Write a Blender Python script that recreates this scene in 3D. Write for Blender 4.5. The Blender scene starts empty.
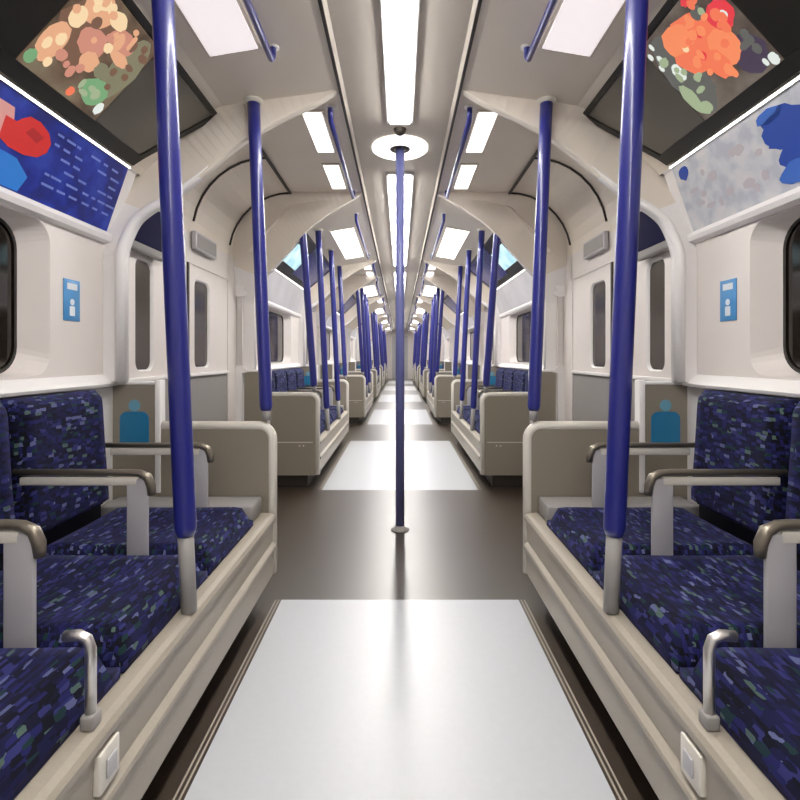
import bpy, bmesh, math, random
from mathutils import Vector, Matrix
random.seed(7)
S = bpy.context.scene
COL = S.collection
H = 1.0                                   # eye height; y runs down the carriage, x>0 is the right side

# ------------------------------------------------------------------ camera, world, exposure
cam = bpy.data.cameras.new('camera'); co = bpy.data.objects.new('camera', cam); COL.objects.link(co)
co.location = (0, 0, H); co.rotation_euler = (math.pi/2, 0, 0)
cam.sensor_width = 36; cam.lens = 36*500/800; cam.shift_y = -43/800; cam.clip_start = .02; cam.clip_end = 200
S.camera = co
w = bpy.data.worlds.new('tunnel'); S.world = w; w.use_nodes = True
w.node_tree.nodes['Background'].inputs[0].default_value = (.012, .011, .010, 1)
w.node_tree.nodes['Background'].inputs[1].default_value = 1
S.view_settings.view_transform = 'Standard'; S.view_settings.look = 'None'
S.view_settings.gamma = 1; S.view_settings.exposure = 0.38; S.view_settings.use_curve_mapping = False
STRIP = 30.0
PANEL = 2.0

# ------------------------------------------------------------------ materials
def srgb(r, g, b):
    f = lambda c: (c/255/12.92) if c/255 <= .04045 else ((c/255+.055)/1.055)**2.4
    return (f(r), f(g), f(b), 1)
def mat(name, c, rough=.5, metal=0, noise=0, nscale=30, emit=None, es=0, spec=.5, bump=0, coat=0):
    m = bpy.data.materials.new(name); m.use_nodes = True
    n = m.node_tree.nodes; l = m.node_tree.links; p = n['Principled BSDF']
    p.inputs['Base Color'].default_value = srgb(*c); p.inputs['Roughness'].default_value = rough
    p.inputs['Metallic'].default_value = metal; p.inputs['Specular IOR Level'].default_value = spec
    p.inputs['Coat Weight'].default_value = coat; p.inputs['Coat Roughness'].default_value = (.30) if coat > .4 else .1
    if noise or bump:
        tc = n.new('ShaderNodeTexCoord'); nz = n.new('ShaderNodeTexNoise')
        nz.inputs['Scale'].default_value = nscale; nz.inputs['Detail'].default_value = 4
        l.new(tc.outputs['Object'], nz.inputs['Vector'])
        if noise:
            mx = n.new('ShaderNodeMix'); mx.data_type = 'RGBA'
            a = srgb(*[max(0, v-noise) for v in c]); b = srgb(*[min(255, v+noise) for v in c])
            mx.inputs[6].default_value = a; mx.inputs[7].default_value = b
            l.new(nz.outputs[0], mx.inputs[0]); l.new(mx.outputs[2], p.inputs['Base Color'])
        if bump:
            bp = n.new('ShaderNodeBump'); bp.inputs['Strength'].default_value = bump; bp.inputs['Distance'].default_value = .002
            l.new(nz.outputs[0], bp.inputs['Height']); l.new(bp.outputs[0], p.inputs['Normal'])
    if emit:
        p.inputs['Emission Color'].default_value = srgb(*emit); p.inputs['Emission Strength'].default_value = es
    return m
M = dict(
 wall=mat('wall_laminate', (224,217,213), .42, noise=4, nscale=6),
 wallw=mat('white_moulding', (238,235,234), .3),
 ceil=mat('ceiling_laminate', (228,219,207), .5, noise=4, nscale=4),
 ceilc=mat('ceiling_centre_laminate', (214,206,196), .7, spec=.15),
 beige=mat('beige_grey_panel', (166,158,145), .42, noise=5, nscale=120),
 beigel=mat('pale_beige_edge', (222,217,207), .28),
 screen=mat('screen_laminate', (142,134,121), .35, noise=6, nscale=160),
 grey=mat('grey_plastic', (150,147,145), .4),
 lgrey=mat('pale_grey_plastic', (186,184,188), .35),
 dark=mat('dark_gap', (30,27,25), .6),
 black=mat('black_frame', (26,24,20), .35),
 seam=mat('dark_seam', (62,56,50), .5),
 floorw=mat('white_floor_vinyl', (198,201,207), .40, noise=4, nscale=45, spec=.9, coat=.8),
 floord=mat('brown_floor_vinyl', (54,42,30), .36, noise=4, nscale=90, spec=1.0, coat=.9),
 kick=mat('dark_kickplate', (46,39,32), .5),
 stripe=mat('floor_edge_strip', (176,168,155), .4),
 blue=mat('blue_pole_enamel', (36,40,124), .3, spec=.5, coat=.3),
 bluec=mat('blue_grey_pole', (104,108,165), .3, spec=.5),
 chrome=mat('brushed_steel', (225,222,220), .38, metal=1),
 bronze=mat('bronze_grip', (132,124,112), .3, metal=.6),
 glass=mat('dark_window_glass', (34,28,22), .08, spec=.6),
 dglass=mat('door_glass', (70,62,56), .12, spec=.6),
 signb=mat('sign_blue', (74,146,205), .4),
 signw=mat('sign_white', (225,232,238), .4),
 sticker=mat('sticker_blue', (38,120,165), .4),
 stickl=mat('sticker_pale', (110,165,190), .4),
 dispd=mat('smoked_display_glass', (92,88,80), .22, spec=.6),
 dispb=mat('blue_display_glass', (46,54,120), .25, spec=.6),
 navy=mat('header_display_blue', (26,26,62), .7, spec=.08),
 strip=mat('light_diffuser', (255,255,255), .4, emit=(255,252,246), es=STRIP),
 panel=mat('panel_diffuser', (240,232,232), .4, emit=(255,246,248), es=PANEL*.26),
 panelb=mat('bright_diffuser', (250,246,246), .4, emit=(255,250,248), es=PANEL*1.3),  # emission that stands in for bright reflections on the ceiling
 led=mat('led_line', (250,248,244), .4, emit=(255,250,244), es=3.0),  # emission added to brighten the cove and ceiling
 ring=mat('ring_diffuser', (250,250,248), .4, emit=(255,253,250), es=1.1),
 gap=mat('seat_shell', (26,26,42), .6),
)
# moquette: small woven dashes in navy, black, violet blue, lavender and green
def moquette():
    m = bpy.data.materials.new('blue_moquette'); m.use_nodes = True
    n = m.node_tree.nodes; l = m.node_tree.links; p = n['Principled BSDF']
    p.inputs['Roughness'].default_value = .85; p.inputs['Specular IOR Level'].default_value = .2
    p.inputs['Sheen Weight'].default_value = .25; p.inputs['Sheen Tint'].default_value = srgb(120,120,190)
    tc = n.new('ShaderNodeTexCoord')
    mp = n.new('ShaderNodeMapping'); mp.inputs['Scale'].default_value = (120, 42, 95); mp.inputs['Rotation'].default_value = (0, 0, .18)
    l.new(tc.outputs['Object'], mp.inputs['Vector'])
    v = n.new('ShaderNodeTexVoronoi'); v.distance = 'CHEBYCHEV'; v.inputs['Scale'].default_value = 1; v.inputs['Randomness'].default_value = .55
    l.new(mp.outputs[0], v.inputs['Vector'])
    sp = n.new('ShaderNodeSeparateColor'); l.new(v.outputs['Color'], sp.inputs[0])
    r = n.new('ShaderNodeValToRGB'); r.color_ramp.interpolation = 'CONSTANT'
    cols = [(0,(22,23,64)),(.24,(9,10,20)),(.42,(32,33,92)),(.58,(15,17,42)),(.76,(50,52,112)),(.86,(100,106,150)),(.91,(26,54,54)),(.965,(84,106,98))]
    e = r.color_ramp.elements; e[0].position = 0; e[0].color = srgb(*cols[0][1]); e[1].position = cols[1][0]; e[1].color = srgb(*cols[1][1])
    for q, c in cols[2:]:
        k = e.new(q); k.color = srgb(*c)
    l.new(sp.outputs[0], r.inputs[0])
    nz = n.new('ShaderNodeTexNoise'); nz.inputs['Scale'].default_value = 9; l.new(tc.outputs['Object'], nz.inputs['Vector'])
    mx = n.new('ShaderNodeMix'); mx.data_type = 'RGBA'; mx.blend_type = 'MULTIPLY'; mx.inputs[0].default_value = .45
    l.new(r.outputs[0], mx.inputs[6]); l.new(nz.outputs[0], mx.inputs[7]); l.new(mx.outputs[2], p.inputs['Base Color'])
    return m
M['moq'] = moquette()
def picture(name, stops, scale, seed, es, base=(30,28,24)):
    """a blurred colourful picture shown by a lit screen"""
    m = bpy.data.materials.new(name); m.use_nodes = True
    n = m.node_tree.nodes; l = m.node_tree.links; p = n['Principled BSDF']
    p.inputs['Base Color'].default_value = srgb(*base); p.inputs['Roughness'].default_value = .25
    tc = n.new('ShaderNodeTexCoord'); mp = n.new('ShaderNodeMapping'); mp.inputs['Location'].default_value = (seed, seed*.7, 0)
    l.new(tc.outputs['Object'], mp.inputs[0])
    nz = n.new('ShaderNodeTexNoise'); nz.inputs['Scale'].default_value = scale; nz.inputs['Detail'].default_value = 3
    l.new(mp.outputs[0], nz.inputs['Vector'])
    r = n.new('ShaderNodeValToRGB'); e = r.color_ramp.elements
    e[0].position, e[0].color = stops[0][0], srgb(*stops[0][1]); e[1].position, e[1].color = stops[-1][0], srgb(*stops[-1][1])
    for q, c in stops[1:-1]:
        k = e.new(q); k.color = srgb(*c)
    l.new(nz.outputs[0], r.inputs[0]); l.new(r.outputs[0], p.inputs['Emission Color']); p.inputs['Emission Strength'].default_value = es
    return m
M['picL'] = picture('food_picture', [(.3,(60,52,40)),(.5,(110,88,70)),(.7,(130,118,95))], 9, 1.3, .7)
M['picR'] = picture('red_orange_picture', [(.3,(60,50,46)),(.5,(96,84,76)),(.7,(120,110,100))], 9, 4.1, .7)
M['picG'] = picture('pale_green_picture', [(.35,(95,100,80)),(.5,(150,160,130)),(.65,(200,205,180))], 20, 2.2, .6)
M['picGL'] = picture('green_picture', [(.35,(90,110,75)),(.5,(130,165,120)),(.65,(190,190,150))], 22, 3.2, .6)
M['picC'] = picture('cyan_picture', [(.3,(150,200,215)),(.7,(215,240,245))], 8, 5.2, 1.0)
def advert(name, a, b, c, scale, seed):
    m = bpy.data.materials.new(name); m.use_nodes = True
    n = m.node_tree.nodes; l = m.node_tree.links; p = n['Principled BSDF']; p.inputs['Roughness'].default_value = .35
    tc = n.new('ShaderNodeTexCoord'); nz = n.new('ShaderNodeTexNoise'); nz.inputs['Scale'].default_value = scale; nz.inputs['Detail'].default_value = 3
    mp = n.new('ShaderNodeMapping'); mp.inputs['Location'].default_value = (seed,)*3
    l.new(tc.outputs['Object'], mp.inputs[0]); l.new(mp.outputs[0], nz.inputs['Vector'])
    r = n.new('ShaderNodeValToRGB'); e = r.color_ramp.elements
    e[0].position, e[0].color = .38, srgb(*a); e[1].position, e[1].color = .7, srgb(*c); k = e.new(.52); k.color = srgb(*b)
    l.new(nz.outputs[0], r.inputs[0]); l.new(r.outputs[0], p.inputs['Base Color'])
    return m
M['adL'] = advert('blue_poster', (14,28,120), (24,48,158), (44,72,182), 12, 2)
M['adR'] = advert('pale_poster', (188,192,202), (206,208,214), (220,216,218), 16, 5)
M['adF'] = advert('far_poster', (192,190,194), (200,198,202), (212,209,212), 3, 8)
for k, c in dict(red=(222,46,44), redd=(186,30,36), pink=(235,170,165), lblue=(40,130,225), text=(120,140,215), splash=(34,74,170), splash2=(60,110,200), sky=(120,180,235), palemark=(196,190,197)).items():
    M[k] = mat('print_'+k, c, .4)
M['rgb'] = mat('pixel_red_glow', (240,60,70), .4, emit=(255,70,85), es=.9)
M['wgb'] = mat('pixel_white_glow', (250,220,200), .4, emit=(255,225,200), es=.9)
M['ggb'] = mat('pixel_green_glow', (120,200,140), .4, emit=(125,205,140), es=.7)
M['ogb'] = mat('pixel_orange_glow', (250,150,100), .4, emit=(252,150,105), es=.85)
M['dgb'] = mat('pixel_dim', (70,62,66), .4, emit=(70,60,64), es=.4)

# ------------------------------------------------------------------ mesh helpers
class MB:
    def __init__(s): s.v = []; s.f = []; s.mi = []; s.mats = []; s.sm = []
    def m(s, k):
        if k not in s.mats: s.mats.append(k)
        return s.mats.index(k)
    def add(s, vs, fs, k, smooth=False):
        o = len(s.v); s.v += [tuple(x) for x in vs]; i = s.m(k)
        for f in fs: s.f.append([o+a for a in f]); s.mi.append(i); s.sm.append(smooth)
    def box(s, x0, x1, y0, y1, z0, z1, k):
        vs = [(x, y, z) for x in (x0, x1) for y in (y0, y1) for z in (z0, z1)]
        s.add(vs, [(0,1,3,2),(4,6,7,5),(0,4,5,1),(2,3,7,6),(0,2,6,4),(1,5,7,3)], k)
    def rbox(s, x0, x1, y0, y1, z0, z1, k, r=.006, seg=2):
        bm = bmesh.new(); bmesh.ops.create_cube(bm, size=1)
        for v in bm.verts:
            v.co = Vector(((x0+x1)/2+v.co.x*(x1-x0), (y0+y1)/2+v.co.y*(y1-y0), (z0+z1)/2+v.co.z*(z1-z0)))
        bmesh.ops.bevel(bm, geom=bm.edges[:], offset=r, segments=seg, affect='EDGES', profile=.5)
        bm.verts.index_update(); s.add([v.co[:] for v in bm.verts], [[v.index for v in f.verts] for f in bm.faces], k, True); bm.free()
    def tube(s, pts, r, k, n=12, cap=True):
        P = [Vector(p) for p in pts]; rings = []
        up = None
        for i, p in enumerate(P):
            t = ((P[min(i+1, len(P)-1)]-P[max(i-1, 0)])).normalized()
            if up is None:
                up = Vector((0,0,1)) if abs(t.z) < .9 else Vector((0,1,0))
            a = t.cross(up).normalized(); b = a.cross(t).normalized(); up = b
            rr = r[i] if isinstance(r, (list, tuple)) else r
            rings.append([p+a*rr*math.cos(2*math.pi*j/n)+b*rr*math.sin(2*math.pi*j/n) for j in range(n)])
        vs = [v for R in rings for v in R]
        fs = [(i*n+j, i*n+(j+1)%n, (i+1)*n+(j+1)%n, (i+1)*n+j) for i in range(len(P)-1) for j in range(n)]
        s.add(vs, fs, k, True)
        if cap:
            s.add(rings[0], [list(range(n))], k); s.add(rings[-1], [list(range(n))], k)
    def prism(s, poly, axis, a, b, k, caps=True, smooth=False):
        """poly of 2D points extruded along axis from a to b; axis y: (x,z); axis x: (y,z); axis z: (x,y)"""
        def P(p, t):
            return (p[0], t, p[1]) if axis == 'y' else ((t, p[0], p[1]) if axis == 'x' else (p[0], p[1], t))
        n = len(poly); vs = [P(p, a) for p in poly]+[P(p, b) for p in poly]
        s.add(vs, [(i, (i+1)%n, n+(i+1)%n, n+i) for i in range(n)], k, smooth)
        if caps: s.add(vs, [list(range(n)), list(range(2*n-1, n-1, -1))], k)
    def lathe(s, prof, c, k, n=32):
        vs = []; m = len(prof)
        for j in range(n):
            a = 2*math.pi*j/n
            vs += [(c[0]+r*math.cos(a), c[1]+r*math.sin(a), c[2]+z) for r, z in prof]
        fs = [(j*m+i, ((j+1)%n)*m+i, ((j+1)%n)*m+i+1, j*m+i+1) for j in range(n) for i in range(m-1)]
        s.add(vs, fs, k, True)
    def build(s, name, parent=None, mirror=1, recalc=True, bevel=0):
        vs = [(x*mirror, y, z) for x, y, z in s.v]
        me = bpy.data.meshes.new(name); me.from_pydata(vs, [], s.f)
        for k in s.mats: me.materials.append(M[k])
        for p, i, sm in zip(me.polygons, s.mi, s.sm): p.material_index = i; p.use_smooth = sm
        bm = bmesh.new(); bm.from_mesh(me)
        bmesh.ops.remove_doubles(bm, verts=bm.verts, dist=1e-5)
        if recalc: bmesh.ops.recalc_face_normals(bm, faces=bm.faces)
        bm.to_mesh(me); bm.free()
        o = bpy.data.objects.new(name, me); COL.objects.link(o)
        if parent: o.parent = parent
        if bevel:
            b = o.modifiers.new('bevel', 'BEVEL'); b.width = bevel; b.segments = 2; b.limit_method = 'ANGLE'
        return o
def one(fn, name, parent=None, mirror=1, bevel=0):
    b = MB(); fn(b); return b.build(name, parent, mirror, bevel=bevel)
def empty(name, loc=(0,0,0)):
    o = bpy.data.objects.new(name, None); o.empty_display_size = .05; o.location = loc; COL.objects.link(o); return o
def tag(o, label, cat, group=None):
    o['label'] = label; o['category'] = cat
    if group: o['group'] = group
    return o
def struct(o): o['kind'] = 'structure'; return o
def kids(o): return [c for c in COL.objects if c.parent == o]
def dup(root, kidmap):
    c = root.copy(); COL.objects.link(c)
    for ch in kidmap[root]:
        d = ch.copy(); COL.objects.link(d); d.parent = c
        for g in kidmap.get(ch, []):
            e = g.copy(); COL.objects.link(e); e.parent = d
    return c
CACHE = {}; KM = {}
def place(fn, s, loc, label, cat, group, *args):
    key = (fn.__name__, s, args)
    if key not in CACHE:
        o = fn(s, *args); CACHE[key] = o
        KM[o] = kids(o)
        for c in KM[o]: KM[c] = kids(c)
    else:
        o = dup(CACHE[key], KM)
    o.location = loc
    return tag(o, label, cat, group)
def arc(cx, cz, r, a0, a1, n):
    return [(cx+r*math.cos(math.radians(a0+(a1-a0)*i/n)), cz+r*math.sin(math.radians(a0+(a1-a0)*i/n))) for i in range(n+1)]
SIDE = {1: 'right', -1: 'left'}

# ------------------------------------------------------------------ layout down the carriage
BACK = -1.7; END = 22.9
BAYS = [(BACK, 2.10, .52), (3.80, 6.00, .62), (7.45, 9.55, .52), (11.2, 13.3, .52), (15.0, 17.1, .52), (18.8, 20.9, .52)]
BN = ['nearest', 'second', 'third', 'fourth', 'fifth', 'sixth']
VEST = [(2.10, 3.80), (6.00, 7.45), (9.55, 11.2), (13.3, 15.0), (17.1, 18.8), (20.9, END)]
WX = 1.20
DX = 1.25
CZ = 2.20

# ------------------------------------------------------------------ floor
fb = MB()
EDGES = []
for (a, b, r) in BAYS:
    hw = r-.032; b -= .04; a -= (.04 if a > 0 else 0); EDGES.append((a, b))
    fb.add([(-hw,a,0),(hw,a,0),(hw,b,0),(-hw,b,0)], [(0,1,2,3)], 'floorw')
    for s in (-1, 1):
        xs = [hw, hw+.008, hw+.013, hw+.021, hw+.026, 1.3]
        for i, k in enumerate(['floord', 'stripe', 'floord', 'stripe', 'floord']):
            fb.add([(s*xs[i],a,0),(s*xs[i+1],a,0),(s*xs[i+1],b,0),(s*xs[i],b,0)], [(0,1,2,3)], k)
for a, b in [(EDGES[i][1], EDGES[i+1][0] if i+1 < len(EDGES) else END) for i in range(len(EDGES))]:
    fb.add([(-1.3,a,0),(1.3,a,0),(1.3,b,0),(-1.3,b,0)], [(0,1,2,3)], 'floord')
fb.add([(-1.3,BACK,-.05),(1.3,BACK,-.05),(1.3,END,-.05),(-1.3,END,-.05)], [(3,2,1,0)], 'dark')
fl = fb.build('floor', recalc=False); struct(fl)

# ------------------------------------------------------------------ ceiling (profile differs between seating bays and door areas)
bayprof = [(1.10, 1.77), (1.085, 1.795), (.82, 2.085), (.78, 2.105), (.30, 2.185), (.27, 2.195)]
vesprof = [(DX, 1.74)] + [(.80+.45*math.cos(math.radians(a)), 1.74+.46*math.sin(math.radians(a))) for a in range(10, 91, 10)] + [(.30, 2.20), (.27, 2.20)]
cb = MB()
def sheet(prof, a, b, k, s):
    n = len(prof)
    vs = [(s*x, a, z) for x, z in prof]+[(s*x, b, z) for x, z in prof]
    cb.add(vs, [(i, i+1, n+i+1, n+i) for i in range(n-1)], k, False)
for s in (-1, 1):
    for (a, b, r) in BAYS: sheet(bayprof, a-(.16 if a > 0 else 0), b+.16, 'ceil', s)
    for (a, b) in VEST: sheet(vesprof, a-.04, b+(.04 if b < END else 0), 'ceil', s)
    cb.add([(s*.27,BACK,2.195),(s*.25,BACK,2.2145),(0,BACK,2.2145),(0,END,2.2145),(s*.25,END,2.2145),(s*.27,END,2.195)], [(0,1,4,5),(1,2,3,4)], 'ceilc')
struct(cb.build('ceiling', recalc=False))

# dark lines beside the centre channel and cove seams in the door areas
tn = [0]
def trim(fn, mirror=1):
    tn[0] += 1
    o = one(fn, 'trim_%d' % tn[0], None, mirror); struct(o); return o
for s in (-1, 1):
    trim(lambda b: b.box(.262, .274, BACK, END, 2.186, 2.1945, 'seam'), s)
# ------------------------------------------------------------------ walls with recessed windows
def rrect(y0, y1, z0, z1, r, n=7):
    out = []
    for (cy, cz, a0) in ((y1-r, z1-r, 0), (y0+r, z1-r, 90), (y0+r, z0+r, 180), (y1-r, z0+r, 270)):
        out.append([(cy+r*math.cos(math.radians(a0+90*i/n)), cz+r*math.sin(math.radians(a0+90*i/n))) for i in range(n+1)])
    return out
def holed(b, x, Y0, Y1, Z0, Z1, arcs, k):
    """a flat wall piece at x with a rounded hole"""
    cn = [(Y1, Z1), (Y0, Z1), (Y0, Z0), (Y1, Z0)]
    for i in range(4):
        A = arcs[i]; c = cn[i]
        for j in range(len(A)-1): b.add([(x,)+c, (x,)+A[j], (x,)+A[j+1]], [(0,1,2)], k)
        nx = arcs[(i+1) % 4][0]; c2 = cn[(i+1) % 4]
        b.add([(x,)+c, (x,)+A[-1], (x,)+nx, (x,)+c2], [(0,1,2,3)], k)
def bridge(b, x0, A, x1, B, k, smooth=True):
    a = [p for q in A for p in q]; c = [p for q in B for p in q]; n = len(a)
    b.add([(x0,)+p for p in a]+[(x1,)+p for p in c], [(i, (i+1) % n, n+(i+1) % n, n+i) for i in range(n)], k, smooth)
def windows_of(i):
    a, b, r = BAYS[i]
    if i == 0: return [(.30, 1.655)]
    m = (a+b)/2
    return [(m-.55, m+.55)]
wn = [0]; dn = [0]
for s in (-1, 1):
    wb = MB()
    for i, (a, b, r) in enumerate(BAYS):
        # lower wall behind the seats and the sill
        wb.prism([(WX,0),(WX,.878),(1.165,.882),(1.160,.893),(1.168,.905),(1.195,.928),(1.215,.934),(1.30,.934),(1.30,0)], 'y', a, b, 'wallw')
        spans = windows_of(i)
        y = a
        for (w0, w1) in spans:
            wb.add([(WX,y,.93),(WX,w0-.09,.93),(WX,w0-.09,1.46),(WX,y,1.46)], [(0,1,2,3)], 'wall')
            o1 = rrect(w0-.06, w1+.06, .938, 1.455, .07); o2 = rrect(w0, w1, .945, 1.445, .09)
            holed(wb, WX, w0-.09, w1+.09, .93, 1.46, o1, 'wall'); bridge(wb, WX, o1, 1.272, o2, 'wall', False)
            y = w1+.09
            wn[0] += 1
            wo = empty('window_%d' % wn[0], (0,0,0)); struct(wo)
            pb = MB(); pb.prism([p for q in rrect(w0-.01, w1+.01, .94, 1.45, .09) for p in q], 'x', 1.273, 1.285, 'glass'); pb.build('pane', wo, s)
            gb = MB(); bridge(gb, 1.268, rrect(w0+.012, w1-.012, .957, 1.433, .08), 1.268, rrect(w0, w1, .945, 1.445, .09), 'black'); bridge(gb, 1.268, rrect(w0, w1, .945, 1.445, .09), 1.274, rrect(w0, w1, .945, 1.445, .09), 'black'); gb.build('gasket', wo, s)
        wb.add([(WX,y,.93),(WX,b,.93),(WX,b,1.46),(WX,y,1.46)], [(0,1,2,3)], 'wall')
        # moulding under the poster rail, then the cove backing
        wb.prism([(WX,1.46),(1.175,1.468),(1.168,1.485),(1.178,1.503),(1.195,1.505),(1.11,1.765),(1.10,1.77),(1.30,1.80),(1.30,1.46)], 'y', a, b, 'wallw')
    for (a, b) in VEST:
        A = a+.15; B = b-.15
        wb.box(DX, 1.31, a-.06, A+.02, 0, 1.74, 'wall'); wb.box(DX, 1.31, B-.02, b+.06, 0, 1.74, 'wall')
        wb.box(DX, 1.31, A, B, 1.56, 1.74, 'wall')
    struct(wb.build('wall_right' if s > 0 else 'wall_left', None, s))
    # sliding doors
    for vi, (a, b) in enumerate(VEST):
        A = a+.17; B = b-.17; mid = (A+B)/2
        for (p, q, wa, wb_) in ((A, mid-.003, .10, .40), (mid+.003, B, .10, .33)):
            dn[0] += 1
            do = empty('door_%d' % dn[0]); struct(do)
            lb = MB(); hole = rrect(p+wa, q-wb_, .93, 1.48, .05)
            holed(lb, DX+.005, p, q, .90, 1.56, hole, 'wall'); lb.add([(DX+.005,p,.01),(DX+.005,q,.01),(DX+.005,q,.90),(DX+.005,p,.90)], [(0,1,2,3)], 'grey'); bridge(lb, DX+.005, hole, DX+.02, rrect(p+wa+.008, q-wb_-.008, .938, 1.472, .045), 'wallw')
            lb.build('leaf', do, s)
            pb = MB(); pb.prism([v for c in rrect(p+wa, q-wb_, .93, 1.48, .045) for v in c], 'x', DX+.021, DX+.028, 'dglass'); pb.build('pane', do, s)
            rb = MB(); rb.rbox(DX-.012, DX+.0045, p+.01, q-.01, .882, .902, 'wallw', .003); rb.build('belt_rail', do, s)
            sb = MB(); sb.box(DX-.004, DX+.005, (q if q < mid else p)-.007, (q if q < mid else p)+.007, .01, 1.56, 'seam'); sb.build('rubber_edge', do, s)
# end walls
def endwall(y, name, inner):
    b = MB(); b.box(-1.3, -.36, y-.02, y+.02, 0, 2.25, 'wall'); b.box(.36, 1.3, y-.02, y+.02, 0, 2.25, 'wall'); b.box(-.36, .36, y-.02, y+.02, 1.95, 2.25, 'wall')
    struct(b.build(name))
    dn[0] += 1; do = empty('door_%d' % dn[0]); struct(do)
    d = MB(); d.box(-.36, .36, y-.01, y+.01, 0, 1.95, 'lgrey'); d.build('leaf', do)
    g = MB(); g.box(-.2, .2, y-.012 if inner else y+.0105, y-.0105 if inner else y+.012, .95, 1.75, 'dglass'); g.build('pane', do)
endwall(END, 'wall_far', True); endwall(BACK-.02, 'wall_back', False)

# arched bulkheads at each end of the door areas
def portal(yb, d, s):
    """yb: the side that faces the seats; d = +1 when the door area lies further along"""
    inner = [(1.12, .90), (1.12, 1.40), (1.112, 1.47), (1.088, 1.552), (1.045, 1.602), (.99, 1.642), (.92, 1.70), (.83, 1.79), (.74, 1.885), (.64, 1.975), (.50, 2.065), (.36, 2.14), (.28, 2.19)]
    omap = [(1.29,.90),(1.29,1.40),(1.29,1.50),(1.29,1.60),(1.29,1.70),(1.29,1.85),(1.25,1.97),(1.15,2.10),(1.0,2.18),(.85,2.23),(.6,2.24),(.4,2.24),(.28,2.24)]
    def fine(P, m=4):
        out = []
        for i in range(len(P)-1):
            p0, p1, p2, p3 = P[max(i-1,0)], P[i], P[i+1], P[min(i+2,len(P)-1)]
            for j in range(m):
                t = j/m
                out.append(tuple(.5*((2*p1[q])+(-p0[q]+p2[q])*t+(2*p0[q]-5*p1[q]+4*p2[q]-p3[q])*t*t+(-p0[q]+3*p1[q]-3*p2[q]+p3[q])*t**3) for q in (0,1)))
        return out+[P[-1]]
    inner = inner[:1]+fine(inner[1:]); omap = omap[:1]+fine(omap[1:])
    Y = lambda z: yb+d*.20*max(0, min(1, (z-1.42)/.70))
    b = MB(); n = len(inner); T = .045*d
    for o in (0, T):
        for i in range(n-1):
            b.add([(inner[i][0],Y(inner[i][1])+o,inner[i][1]),(inner[i+1][0],Y(inner[i+1][1])+o,inner[i+1][1]),(omap[i+1][0],Y(omap[i+1][1])+o,omap[i+1][1]),(omap[i][0],Y(omap[i][1])+o,omap[i][1])], [(0,1,2,3)], 'wallw' if i < 13 else 'ceil')
    for i in range(n-1):
        (x0,z0),(x1,z1) = inner[i],inner[i+1]
        b.add([(x0,Y(z0),z0),(x1,Y(z1),z1),(x1,Y(z1)+T,z1),(x0,Y(z0)+T,z0)], [(0,1,2,3)], 'wallw' if i < 24 else 'ceil', True)
    # rounded white lip running up the leg and around the curve
    b.tube([(x+.012, Y(z)-d*.000, z) for x, z in inner[:27]], [.018]*17+[.018-.0016*k for k in range(1,11)], 'wallw', 10)
    b.add([(1.12,yb,.9),(1.29,yb,.9),(1.29,yb+T,.9),(1.12,yb+T,.9)], [(0,1,2,3)], 'wallw')
    tn[0] += 1; struct(b.build('trim_%d' % tn[0], None, s))
for (a, b) in VEST:
    for s in (-1, 1):
        portal(a-.08, 1, s)
        if b < END: portal(b+.08, -1, s)
        m = (a+b)/2
        # dark cove seams of the door area
        def seam_arc(bb, y):
            pts = [(x-.004, y, z-.005) for x, z in vesprof[1:10]]
            bb.tube(pts, .0075, 'seam', 6)
        trim(lambda bb: seam_arc(bb, m+.05), s)
        trim(lambda bb: seam_arc(bb, b-.16), s)
        trim(lambda bb: bb.box(.79, .806, a+.06, b-.06, 2.185, 2.197, 'seam'), s)

# ------------------------------------------------------------------ ceiling light strips, ring light, sensor
def strip_light(s, length, hw):
    t = empty('strip_light')
    one(lambda b: b.rbox(-hw-.018, hw+.018, -length/2-.02, length/2+.02, 2.198, 2.214, 'wallw', .004), 'housing', t)
    one(lambda b: b.rbox(-hw, hw, -length/2, length/2, 2.186, 2.1975, 'strip', .005), 'diffuser', t)
    return t
strips = [(BACK+.15, 2.55), (3.30, 6.5), (7.1, 10.1), (10.9, 13.9), (14.7, 17.7), (18.5, 21.5)]
for i, (a, b) in enumerate(strips):
    lab = ['long bright white ceiling light strip above the nearest white floor'] + ['ceiling light strip above the %s pair of seating bays from the camera' % k for k in BN[1:]]
    place(strip_light, 1, (0, (a+b)/2, 0), lab[i], 'ceiling light', 'ceiling light strips', b-a, .05 if i == 0 else .075)
sd = MB(); sd.lathe([(0,-.03),(.018,-.028),(.03,-.015),(.034,0)], (0,2.665,2.214), 'seam', 20)
tag(sd.build('ceiling_sensor'), 'small dark dome between the light strip end and the ring', 'sensor')
rg = empty('ring_light', (0, 2.89, 0))
one(lambda b: b.lathe([(.058,2.213),(.058,2.200),(.064,2.196),(.155,2.196),(.162,2.201),(.162,2.213)], (0,0,0), 'ring', 40), 'ring_diffuser', rg)
one(lambda b: b.lathe([(.034,2.199),(.0575,2.199),(.0575,2.213)], (0,0,0), 'seam', 32), 'ring_core', rg)
tag(rg, 'white ring fitting on the ceiling around the top of the centre pole', 'ceiling light')

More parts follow.
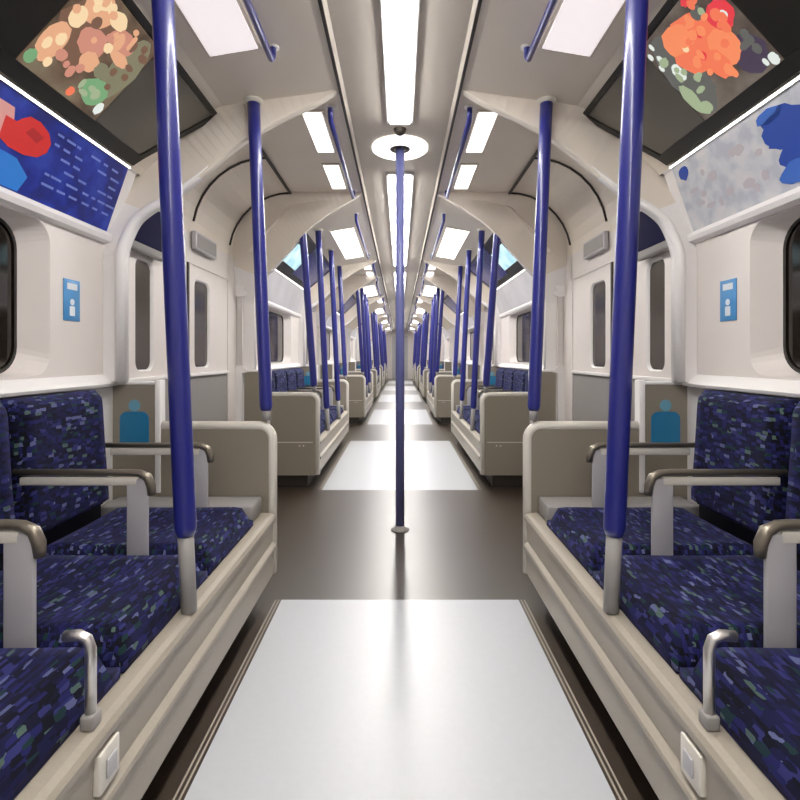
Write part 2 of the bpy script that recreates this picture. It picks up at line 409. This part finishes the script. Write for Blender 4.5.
# ------------------------------------------------------------------ centre pole
cp = empty('centre_pole', (0, 2.89, 0))
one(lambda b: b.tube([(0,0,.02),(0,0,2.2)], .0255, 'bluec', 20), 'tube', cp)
one(lambda b: b.lathe([(.0,.001),(.052,.001),(.052,.006),(.032,.012),(.029,.028),(0,.028)], (0,0,0), 'grey', 24), 'foot_flange', cp)
tag(cp, 'blue grab pole standing alone in the middle of the brown floor', 'pole')
for k, y in enumerate([6.73, 10.35, 14.1, 17.9]):
    c = dup(cp, {cp: kids(cp)}); c.location = (0, y, 0)
    tag(c, 'blue centre grab pole in the %s door area, hidden behind nearer pole' % BN[k+1], 'pole', 'centre poles further along')

# ------------------------------------------------------------------ seats
def rounded_pad(b, nx, ny, fn, k):
    """closed pad: fn(u,v) -> (top point, bottom point)"""
    top = []; bot = []
    for i in range(nx+1):
        for j in range(ny+1):
            p, q = fn(i/nx, j/ny); top.append(p); bot.append(q)
    n = len(top); W = ny+1
    fs = [(i*W+j, i*W+j+1, (i+1)*W+j+1, (i+1)*W+j) for i in range(nx) for j in range(ny)]
    fs += [(n+i*W+j, n+(i+1)*W+j, n+(i+1)*W+j+1, n+i*W+j+1) for i in range(nx) for j in range(ny)]
    for i in range(nx):
        for j in (0, ny): fs.append((i*W+j, (i+1)*W+j, n+(i+1)*W+j, n+i*W+j))
    for j in range(ny):
        for i in (0, nx): fs.append((i*W+j, i*W+j+1, n+i*W+j+1, n+i*W+j))
    b.add(top+bot, fs, k, True)
def edge(u, e=.09):
    d = min(u, 1-u)/e
    return 1 if d >= 1 else math.sqrt(max(0, 1-(1-d)**2))
def seat(s, x0, wd):
    t = empty('bench_seat'); hw = wd/2-.006
    def cush(b):
        def f(u, v):
            x = x0+(1.085-x0)*u; y = -hw+2*hw*v
            h = .060*edge(u, .10)*edge(v, .08) - .016*math.sin(math.pi*u)*math.sin(math.pi*v)
            return (x, y, .383+h), (x, y, .363)
        rounded_pad(b, 16, 14, f, 'moq')
    one(cush, 'cushion', t, s)
    def back(b):
        def f(u, v):
            y = -hw+2*hw*v; z = .445+.43*u
            bx = 1.125+.03*u
            d = .045*edge(u, .09)*edge(v, .06) - .010*math.sin(math.pi*u)*math.sin(math.pi*v)
            return (bx-d, y, z), (bx+.010, y, z)
        rounded_pad(b, 16, 14, f, 'moq')
    one(back, 'backrest', t, s)
    one(lambda b: b.prism([(1.136,.44),(1.166,.875),(1.185,.875),(1.185,.364),(1.136,.364)], 'y', -hw-.005, hw+.005, 'gap'), 'backrest_shell', t, s)
    return t
def armrest(s, xo):
    t = empty('armrest'); X = .76+xo
    def post(b): b.rbox(X-.031, X+.031, -.0055, .0055, .364, .648, 'lgrey', .004)
    one(post, 'post', t, s)
    def grip(b):
        b.tube([(1.12,0,.665),(X+.02,0,.665),(X-.005,0,.663),(X-.028,0,.652),(X-.038,0,.628),(X-.040,0,.60)], [.010,.0105,.011,.013,.013,.011], 'bronze', 12)
    one(grip, 'grip', t, s)
    one(lambda b: b.rbox(X+.0, 1.10, -.006, .006, .628, .652, 'beigel', .003), 'arm_bar', t, s)
    return t
def plinth(s, r, length):
    t = empty('seat_plinth'); h = length/2; o = r-.52
    P = [(.56,.3605),(.530,.360),(.516,.356),(.510,.346),(.511,.332),(.519,.325),(.523,.243),(.509,.232),(.507,.224),(.510,.214),(.518,.206),(.521,.112),(.527,.100),(.60,.100),(.60,.3605)]
    one(lambda b: b.prism([(x+o, z) for x, z in P], 'y', -h, h, 'beige'), 'front_panel', t, s)
    one(lambda b: b.box(.6005+o, 1.19, -h, h, .10, .3625, 'gap'), 'seat_shell', t, s)
    one(lambda b: b.box(.61+o, 1.19, -h, h, .002, .0995, 'kick'), 'kickboard', t, s)
    return t
def pole(s, zf, ztop, lean, curve, r=.0265):
    """side pole: short grey stub at the bottom, blue tube leaning slightly outward"""
    t = empty('grab_pole')
    zb = zf+(.20 if zf < .5 else .05)
    L = lambda z: (z-zf)*lean
    K = lambda z: (z-zf)*curve
    one(lambda b: b.tube([(L(zf), K(zf), zf), (L(zb), K(zb), zb)], r*.72, 'grey', 16), 'stub', t, s)
    one(lambda b: b.tube([(L(q), K(q), q) for q in (zb-.01, zb+.004, zb+.01)]+[(L(z), K(z), z) for z in [zb+.02+(ztop-zb-.02)*i/8 for i in range(9)]], [r*.8, r*.95, r]+[r]*9, 'blue', 20), 'tube', t, s)
    one(lambda b: b.lathe([(0,-.014),(r*1.15,-.014),(r*1.5,-.004),(r*1.6,0),(0,0)], (L(ztop),K(ztop),ztop+.004), 'beigel', 20), 'ceiling_socket', t, s)
    return t
def draught(s, r, out):
    """end screen of a seat row; out = -1/+1 is the side (along y) away from the seats"""
    t = empty('draught_screen'); T = .018
    x0 = r+.014; xs = 1.0
    outline = [(x0,.10)] + arc(x0+.05, .66, .05, 180, 90, 6) + [(xs,.71),(xs,.885),(1.185,.885),(1.185,.10)]
    pn = one(lambda b: b.prism(outline, 'y', -T, T, 'screen'), 'panel', t, s)
    path = [(x0-.002,.105)] + arc(x0+.05, .66, .052, 180, 90, 8) + [(xs-.012,.712)]
    one(lambda b: b.tube([(x, 0, z) for x, z in path], .0215, 'beigel', 10), 'edge_trim', t, s)
    one(lambda b: b.rbox(xs-.014, xs+.010, -T-.006, T+.006, .44, .905, 'wallw', .004), 'white_post', t, s)
    one(lambda b: b.rbox(xs+.011, 1.185, -T-.004, T+.004, .886, .900, 'wallw', .003), 'top_rail', t, s)
    ys = sorted((out*T*1.0, out*(T+.002)))
    one(lambda b: b.box(x0+.03, 1.18, ys[0], ys[1], .348, .354, 'beigel'), 'seam_strip', t, s)
    for x in (x0+.10, x0+.13):
        one(lambda b: b.tube([(x, out*T, .325), (x, out*(T+.003), .325)], .006, 'beigel', 8), 'screw', pn, s)
    # inside face: sticker and slim rail
    i = -out; a = i*(T+.0005)
    one(lambda b: b.tube([(.90, i*(T+.012), .628), (1.18, i*(T+.012), .628)], .0055, 'beigel', 8), 'slim_rail', t, s)
    def person(b):
        y0, y1 = sorted((i*(T+.0002), i*(T+.0018)))
        body = [(1.035,.64),(1.155,.64)] + arc(1.125, .745, .03, 0, 90, 4) + arc(1.065, .745, .03, 90, 180, 4)
        b.prism(body, 'y', y0, y1, 'sticker')
        b.prism(arc(1.095, .80, .024, 0, 340, 17), 'y', y0, y1, 'stickl')
    o = one(person, 'sticker', pn, s); o['label'] = 'blue seated-person priority sticker'
    return t
def shelf(s, r):
    return_ = empty('end_shelf')
    one(lambda b: b.rbox(r+.045, 1.15, -.070, .070, .364, .43, 'grey', .008), 'top', return_, s)
    return return_
for bi, (a, b, r) in enumerate(BAYS):
    bn = BN[bi]
    for s in (-1, 1):
        sd_ = SIDE[s]
        h = (b-a)-.05 if bi else (b-a)-.03
        cy = (a+b)/2 if bi else (a+b-.05)/2
        end0 = a+.047 if bi else a
        end1 = b-.047
        place(plinth, s, (0, (end0+end1)/2, 0), 'beige grey ribbed seat plinth under the %s row of seats on the %s' % (bn, sd_), 'seat base', 'seat plinths', r, round(end1-end0, 4))
        place(draught, s, (0, b-.02, 0), 'beige end screen at the far end of the %s seat row on the %s' % (bn, sd_), 'partition', 'end screens', r, 1)
        if bi: place(draught, s, (0, a+.02, 0), 'beige end screen facing the door area before the %s seat row, %s' % (bn, sd_), 'partition', 'end screens', r, -1)
        # seats and armrests
        if bi == 0:
            bounds = [1.90-.45*k for k in range(5)]; wd = .45
        else:
            wd = .45; bounds = [b-.20-.45*k for k in range(5)]
        for k in range(4):
            o_ = ['last', 'second to last', 'third to last', 'fourth to last'][k]
            place(seat, s, (0, (bounds[k]+bounds[k+1])/2, 0), 'navy patterned seat, %s before the far screen, %s side, %s row' % (o_, sd_, bn), 'seat', 'patterned seats on the %s, %s row' % (sd_, bn), r+.036, wd)
        for k in range(4):
            o_ = ['first', 'second', 'third', 'fourth'][k]
            place(armrest, s, (0, bounds[k], 0), 'grey armrest with bronze grip, %s back from the far screen, %s side, %s row' % (o_, sd_, bn), 'armrest', 'armrests on the %s, %s row' % (sd_, bn), round((r-.52)*.5, 3))
        place(shelf, s, (0, b-.120 if bi else 1.980, 0), 'small grey shelf between the last seat and the screen, %s, %s row' % (sd_, bn), 'shelf', 'end shelves', r)
        # poles on the screen corners, and on the seat plinths
        place(pole, s, (s*(r+.035), b-.02, 0), 'blue leaning pole on far screen corner of the %s row, %s side' % (bn, sd_), 'pole', 'side grab poles', .736, 2.112, .060, .07)
        if bi:
            place(pole, s, (s*(r+.035), a+.02, 0), 'blue leaning pole on near screen corner of the %s row, %s side' % (bn, sd_), 'pole', 'side grab poles', .736, 2.112, .060, -.07)
            for q, yy in enumerate((a+.55, a+1.35)):
                place(pole, s, (s*(r+.008), yy, 0), 'blue leaning pole rising from the %s seat plinth, %s side, %s one' % (bn, sd_, ['nearer', 'further'][q]), 'pole', 'side grab poles', .362, 2.105, .048, 0)
        else:
            place(pole, s, (s*.530, 1.256, 0), 'big blue leaning pole nearest the camera on the %s' % sd_, 'pole', 'side grab poles', .362, 2.118, .043, 0)
# low chrome hooks at the front edge of the nearest seats
def hook(s):
    t = empty('grab_hook')
    one(lambda b: b.tube([(.045,0,.517),(.02,0,.519),(.006,0,.512),(0,0,.495),(0,0,.385)], .0092, 'chrome', 12), 'bent_bar', t, s)
    one(lambda b: b.rbox(-.012, .012, -.014, .014, .3605, .386, 'grey', .004), 'foot', t, s)
    return t
def latch(s):
    t = empty('access_latch')
    pl = one(lambda b: b.rbox(.5095, .5235, -.03, .03, .25, .32, 'beigel', .003), 'plate', t, s)
    one(lambda b: b.rbox(.5045, .5092, -.014, .014, .268, .302, 'lgrey', .002), 'turn_button', pl, s)
    return t
for s in (-1, 1):
    place(hook, s, (s*.535, .865, 0), 'short bent chrome hook at the front edge of the nearest seats, %s' % SIDE[s], 'grab handle', None)
    place(latch, s, (0, .88, 0), 'small pale latch plate on the nearest seat plinth, %s' % SIDE[s], 'latch', None)

# ------------------------------------------------------------------ posters and screens in the cove
# poster plane runs from (1.195,1.505) to (1.105,1.765); local frame: y along, t up the slope
PA = Vector((1.190, 0, 1.508)); PBv = Vector((1.103, 0, 1.762)); PD = (PBv-PA)
PN = Vector((-PD.z, 0, PD.x)).normalized()
def ppt(t, y, off): v = PA+PD*t+PN*off; return (v.x, y, v.z)
def slab(b, pts, o0, o1, k, base=ppt):
    n = len(pts); vs = [base(t, y, o0) for y, t in pts]+[base(t, y, o1) for y, t in pts]
    b.add(vs, [tuple(range(n)), tuple(range(2*n-1, n-1, -1))]+[(i, (i+1) % n, n+(i+1) % n, n+i) for i in range(n)], k)
def blob(cy, ct, ry, rt, n=14, j=.15, seed=0):
    R = random.Random(seed)
    return [(cy+ry*math.cos(2*math.pi*i/n)*(1+R.uniform(-j, j)), ct+rt*math.sin(2*math.pi*i/n)*(1+R.uniform(-j, j))) for i in range(n)]
def poster(s, y0, y1, kind):
    t = empty('advert_panel')
    root = t; ps = one(lambda b: slab(b, [(y0,0.0),(y1,0.0),(y1,1.0),(y0,1.0)], .001, .008, {'L':'adL','R':'adR','F':'adF'}[kind]), 'poster', t, s)
    def fr(b):
        slab(b, [(y0,-.05),(y1,-.05),(y1,.0),(y0,.0)], .001, .014, 'wallw'); slab(b, [(y0,1.0),(y1,1.0),(y1,1.04),(y0,1.04)], .001, .014, 'wallw')
    one(fr, 'frame', t, s)
    one(lambda b: slab(b, [(y0,1.005),(y1,1.005),(y1,1.03),(y0,1.03)], .0142, .0165, 'led'), 'light_line', t, s)  # added glow along the bright top edge, lifts cove and ceiling
    if kind == 'L':
        def red(b):
            slab(b, [(1.42,.48),(1.46,.43),(1.52,.43),(1.57,.48),(1.60,.58),(1.605,.70),(1.585,.80),(1.54,.86),(1.50,.85),(1.475,.78),(1.46,.72),(1.42,.72)], .0082, .0095, 'red')
            slab(b, [(1.50,.66),(1.55,.62),(1.57,.72),(1.52,.76)], .0096, .0104, 'redd')
        one(red, 'red_print', ps, s)
        one(lambda b: slab(b, [(1.30,.46),(1.42,.46),(1.46,.60),(1.44,.84),(1.30,.84)], .0082, .009, 'pink'), 'pale_print', ps, s)
        one(lambda b: slab(b, [(1.25,.02),(1.54,.02),(1.56,.22),(1.50,.36),(1.25,.40)], .0082, .009, 'lblue'), 'light_blue_print', ps, s)
        R = random.Random(3)
        for row in range(6):
            tt = .84-row*.125; y = 1.62
            while y < 1.96:
                L = R.uniform(.02, .06)
                if R.random() < .85: one(lambda b: slab(b, [(y, tt), (y+L, tt), (y+L, tt+.03), (y, tt+.03)], .0082, .0088, 'text'), 'text_line', ps, s)
                y += L+R.uniform(.006, .03)
    if kind == 'R':
        def bl(b):
            slab(b, blob(1.47, .66, .085, .22, 26, .16, 4), .0082, .009, 'splash')
            slab(b, blob(1.42, .36, .10, .18, 24, .16, 9), .0082, .0092, 'splash')
            slab(b, blob(1.50, .86, .05, .08, 16, .16, 5), .0082, .009, 'splash2')
        one(bl, 'blue_print', ps, s)
        one(lambda b: (slab(b, blob(1.47, .16, .06, .12, 14, .25, 6), .0093, .010, 'splash2'), slab(b, blob(1.40, .12, .06, .10, 12, .25, 7), .0093, .0101, 'sky')), 'light_blue_print', ps, s)
        one(lambda b: slab(b, blob(1.955, .84, .035, .10, 12, .2, 8), .0082, .009, 'splash'), 'emblem', ps, s)
        R = random.Random(5)
        for k in range(14): one(lambda b: slab(b, blob(R.uniform(1.58, 1.95), R.uniform(.15, .75), R.uniform(.01, .03), R.uniform(.03, .07), 12, .15, k), .0082, .0088, 'palemark'), 'faint_print', ps, s)
    return root
# sloping screen housings: from (1.085,1.79) to (.82,2.08)
QA = Vector((1.083, 0, 1.792)); QB = Vector((.822, 0, 2.078)); QD = QB-QA; QN = Vector((-QD.z, 0, QD.x)).normalized()
def qpt(t, y, off): v = QA+QD*t+QN*off; return (v.x, y, v.z)
SL = .21                                  # the far end of a screen housing slants back with the bulkhead
def glow(key, c, es=.75): M[key] = mat('screen_'+key, tuple(int(v*.3) for v in c), .4, emit=c, es=es)
for k_, c_ in dict(peach=(228,170,132), cream=(245,215,170), blush=(205,140,120), brownish=(120,88,70), olive=(128,124,98), green=(118,165,118), coral=(240,120,85), orange=(245,140,95), redp=(228,62,72), smoke=(96,96,92), mint=(160,175,140), palew=(225,232,225), plum=(70,58,78)).items(): glow(k_, c_)
SPOTS = {
 'L': [(.85,.60,.16,.36,'olive'),(.30,.55,.28,.34,'brownish'),(.24,.80,.16,.16,'peach'),(.12,.32,.11,.20,'peach'),(.40,.55,.15,.14,'blush'),(.62,.75,.16,.12,'blush'),(.45,.86,.10,.08,'cream'),(.20,.86,.09,.07,'cream'),
       (.14,.62,.08,.10,'cream'),(.30,.70,.05,.06,'brownish'),(.50,.40,.10,.10,'peach'),(.76,.22,.15,.14,'green'),(.93,.12,.05,.07,'palew'),(.56,.08,.04,.05,'coral'),(.06,.10,.05,.07,'green'),(.72,.62,.12,.06,'peach'),(.55,.62,.05,.05,'cream'),(.66,.42,.08,.08,'olive')],
 'R': [(.80,.50,.20,.46,'smoke'),(.18,.22,.16,.20,'plum'),(.50,.62,.27,.30,'coral'),(.30,.42,.14,.18,'orange'),(.62,.78,.16,.15,'orange'),(.45,.34,.10,.16,'coral'),(.24,.95,.10,.06,'redp'),(.14,.64,.12,.14,'redp'),(.08,.88,.08,.09,'redp'),
       (.13,.62,.05,.05,'palew'),(.28,.80,.06,.07,'smoke'),(.94,.26,.07,.18,'mint'),(.88,.10,.08,.07,'mint'),(.84,.55,.06,.10,'palew'),(.97,.86,.025,.04,'palew'),(.90,.78,.025,.04,'palew'),(.96,.70,.025,.04,'palew'),(.88,.92,.02,.04,'palew'),
       (.05,.06,.04,.06,'palew'),(.12,.08,.02,.04,'palew'),(.40,.66,.03,.04,'redp'),(.52,.50,.04,.05,'redp'),(.60,.66,.03,.04,'cream')]}
def speckle(kind, pal, n, seed):
    q = random.Random(seed)
    for k in range(n):
        a, t = q.uniform(.08, .92), q.uniform(.10, .92)
        near = min(SPOTS[kind], key=lambda z: ((z[0]-a)/z[2])**2+((z[1]-t)/z[3])**2)[4]
        SPOTS[kind].append((a, t, q.uniform(.025, .055), q.uniform(.03, .06), pal.get(near, near)))
speckle('L', dict(peach='cream', olive='brownish', blush='peach', brownish='blush', cream='peach', green='mint'), 34, 5)
speckle('R', dict(coral='orange', smoke='mint', orange='coral', redp='coral', plum='smoke', mint='palew'), 34, 8)
def display(s, y0, y1, p0, p1, kind):
    t = empty('display_screen')
    def frame(b):
        slab(b, [(y0,-.03),(y1,-.03),(y1+SL,1.02),(y0,1.02)], .001, .014, 'black', qpt)
        for pts in ([(y0,-.03),(y1,-.03),(y1+SL*.1,.10),(y0,.10)], [(y0,.96),(y1+SL*.96,.96),(y1+SL,1.02),(y0,1.02)], [(y1-.03+SL*.1,.10),(y1+SL*.1,.10),(y1+SL*.96,.96),(y1-.03+SL*.96,.96)], [(y0,.10),(y0+.03,.10),(y0+.03,.96),(y0,.96)]):
            slab(b, pts, .0141, .022, 'black', qpt)
    hs = one(frame, 'housing', t, s)
    if p1 < y1-.05:
        one(lambda b: slab(b, [(p1+.004,.105),(y1-.032+SL*.1,.105),(y1-.032+SL*.95,.955),(p1+.004,.955)], .0145, .017, 'dispd' if kind != 'F' else 'dispb', qpt), 'smoked_glass', t, s)
    if p0 > y0+.05:
        one(lambda b: slab(b, [(y0+.032,.105),(p0-.004,.105),(p0-.004,.955),(y0+.032,.955)], .0145, .017, 'black', qpt), 'dark_glass', t, s)
    pk = {'L':'picL','R':'picR','F':'picC'}[kind]
    def pic(b):
        slab(b, [(p0,.10),(p1,.10),(p1,.95),(p0,.95)] if kind != 'F' else [(p0,.2),(p1,.2),(p1,.72),(p0,.72)], .0145, .018, pk, qpt)
        if kind != 'F':
            spots = SPOTS[kind]
            for k, (pa, pt, ra, rt, c) in enumerate(spots):
                slab(b, blob(p0+pa*(p1-p0), .1+pt*.85, ra*(p1-p0), rt*.85, 18, .10, k), .0179, .0181+k*.00006, c, qpt)
    o = one(pic, 'lit_picture', hs, s)
    o['label'] = {'L':'lit picture in peach, brown and green', 'R':'lit picture in red, orange and pale green', 'F':'pale cyan lit picture'}[kind]
    return t
tag(place(poster, -1, (0,0,0), '', '', None, -.3, 2.015, 'L'), 'blue advert panel with red and light blue print, above the nearest left window', 'advert')
tag(place(poster, 1, (0,0,0), '', '', None, -.3, 2.015, 'R'), 'pale advert panel with blue splashes, above the nearest right window', 'advert')
tag(place(display, -1, (0,0,0), '', '', None, .55, 2.012, 1.36, 1.71, 'L'), 'black sloping screen with a peach and green picture, above the blue advert', 'screen')
tag(place(display, 1, (0,0,0), '', '', None, .55, 2.012, 1.36, 1.71, 'R'), 'black sloping screen with a red and orange picture, above the pale advert', 'screen')
for bi, (a, b, r) in enumerate(BAYS[1:], 1):
    for s in (-1, 1):
        L = b-a-.18
        place(poster, s, (0, (a+b)/2, 0), 'blue grey advert panel above the %s window on the %s' % (BN[bi], SIDE[s]), 'advert', 'far advert panels', -round(L/2, 3), round(L/2, 3), 'F')
        place(display, s, (0, (a+b)/2, 0), 'black sloping screen with cyan picture above the %s seat row, %s side' % (BN[bi], SIDE[s]), 'screen', 'far sloping screens', -round(L/2, 3), round(L/2-.1, 3), -.55, -.05, 'F')

# ------------------------------------------------------------------ glowing panels on the inner ceiling slope, and blue overhead rails
def spt(x, y, off):
    z = 2.105-(.78-x)*-.1667                  # bay slope surface
    return (x-.16*off, y, z-off)
def vpt(x, y, off): return (x, y, 2.20-off)
def lslab(b, f, x0, x1, y0, y1, o0, o1, k):
    vs = [f(x, y, o) for o in (o0, o1) for x, y in ((x0,y0),(x1,y0),(x1,y1),(x0,y1))]
    b.add(vs, [(0,1,2,3),(7,6,5,4),(0,1,5,4),(1,2,6,5),(2,3,7,6),(3,0,4,7)], k)
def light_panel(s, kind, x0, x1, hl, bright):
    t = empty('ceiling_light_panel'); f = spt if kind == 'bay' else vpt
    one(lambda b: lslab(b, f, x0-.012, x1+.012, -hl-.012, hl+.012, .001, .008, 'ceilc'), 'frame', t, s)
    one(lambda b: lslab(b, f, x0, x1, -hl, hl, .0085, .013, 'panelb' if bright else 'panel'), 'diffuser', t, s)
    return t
def rail(s, hl, r):
    t = empty('overhead_rail')
    one(lambda b: b.tube([(0,-hl+.0,.055),(0,-hl+.004,.02),(0,-hl+.02,0),(0,hl-.02,0),(0,hl-.004,.02),(0,hl,.055)], r, 'blue', 12), 'tube', t, s)
    for q in (-1, 1):
        one(lambda b: b.lathe([(0,.052),(r*1.9,.052),(r*1.9,.06),(0,.06)], (0, q*hl, 0), 'wallw', 14), 'end_socket', t, s)
    return t
for s in (-1, 1):
    n = SIDE[s]
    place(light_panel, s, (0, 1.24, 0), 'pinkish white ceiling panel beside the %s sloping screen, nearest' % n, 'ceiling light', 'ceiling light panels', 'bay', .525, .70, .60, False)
    place(rail, s, (s*.475, 1.15, 2.115-.012), 'blue overhead rail above the nearest seats on the %s' % n, 'rail', 'overhead rails', .72, .012)
    for vi, (a, b) in enumerate(VEST):
        if b-a < 1.4: pass
        place(light_panel, s, (0, a+.57, 0), 'bright square ceiling light in the %s door area, %s side, nearer one' % (BN[vi], n), 'ceiling light', 'ceiling light panels', 'door', .385, .475, .23, True)  # light reflections on the door-area ceiling, built as glowing patches
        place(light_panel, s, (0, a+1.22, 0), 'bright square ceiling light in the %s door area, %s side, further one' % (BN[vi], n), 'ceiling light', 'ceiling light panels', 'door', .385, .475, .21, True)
        place(rail, s, (s*.335, a+.90, 2.142), 'blue overhead rail in the %s door area on the %s' % (BN[vi], n), 'rail', 'overhead rails', .60, .013)
        # header displays above the doors
    for bi, (a, b, r) in enumerate(BAYS[1:], 1):
        m = (a+b)/2
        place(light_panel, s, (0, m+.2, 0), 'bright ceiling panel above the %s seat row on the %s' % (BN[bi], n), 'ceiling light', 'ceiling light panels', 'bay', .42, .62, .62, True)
        place(rail, s, (s*.36, m, 2.12), 'blue overhead rail above the %s seat row on the %s' % (BN[bi], n), 'rail', 'overhead rails', .8, .012)

def header(s):
    t = empty('door_header_display')
    one(lambda b: b.rbox(1.205, 1.245, -.19, .19, 1.49, 1.735, 'grey', .012), 'case', t, s)
    one(lambda b: b.rbox(1.200, 1.206, -.175, .175, 1.53, 1.725, 'navy', .002), 'glass_front', t, s)
    return t
def status(s):
    t = empty('door_status_panel')
    one(lambda b: b.rbox(1.215, 1.245, -.17, .17, 1.645, 1.755, 'lgrey', .006), 'case', t, s)
    one(lambda b: b.box(1.212, 1.2148, -.15, .15, 1.66, 1.74, 'grey'), 'cover', t, s)
    return t
def pillar_sign(s):
    t = empty('wall_sign')
    bp = one(lambda b: b.rbox(1.1965, 1.1995, -.045, .045, 1.132, 1.282, 'signb', .001), 'blue_plate', t, s)
    def mk(b):
        b.box(1.1955, 1.1964, -.028, .028, 1.245, 1.268, 'signw')
        b.prism(arc(0, 1.20, .012, 0, 330, 11), 'x', 1.1955, 1.1964, 'signw')
        b.box(1.1955, 1.1964, -.014, .014, 1.150, 1.185, 'signw')
    one(mk, 'white_symbols', bp, s)
    return t
def small_sign(s):
    b = MB(); b.rbox(DX-.004, DX-.001, -.035, .035, -.035, .035, 'navy', .001); return b.build('wall_sign', None, s)
for s in (-1, 1):
    n = SIDE[s]
    place(pillar_sign, s, (0, 1.825, 0), 'light blue safety sign on the pillar beside the nearest %s window' % n, 'sign', None)
    place(small_sign, s, (0, 2.235, 1.135), 'small dark square sign beside the nearest %s door' % n, 'sign', None)
    for vi, (a, b) in enumerate(VEST):
        place(header, s, (0, a+.29, 0), 'dark blue display over the %s door on the %s' % (BN[vi], n), 'display', 'door header displays')
        place(status, s, (0, a+1.05, 0), 'small grey status panel over the %s door on the %s' % (BN[vi], n), 'panel', 'door status panels')
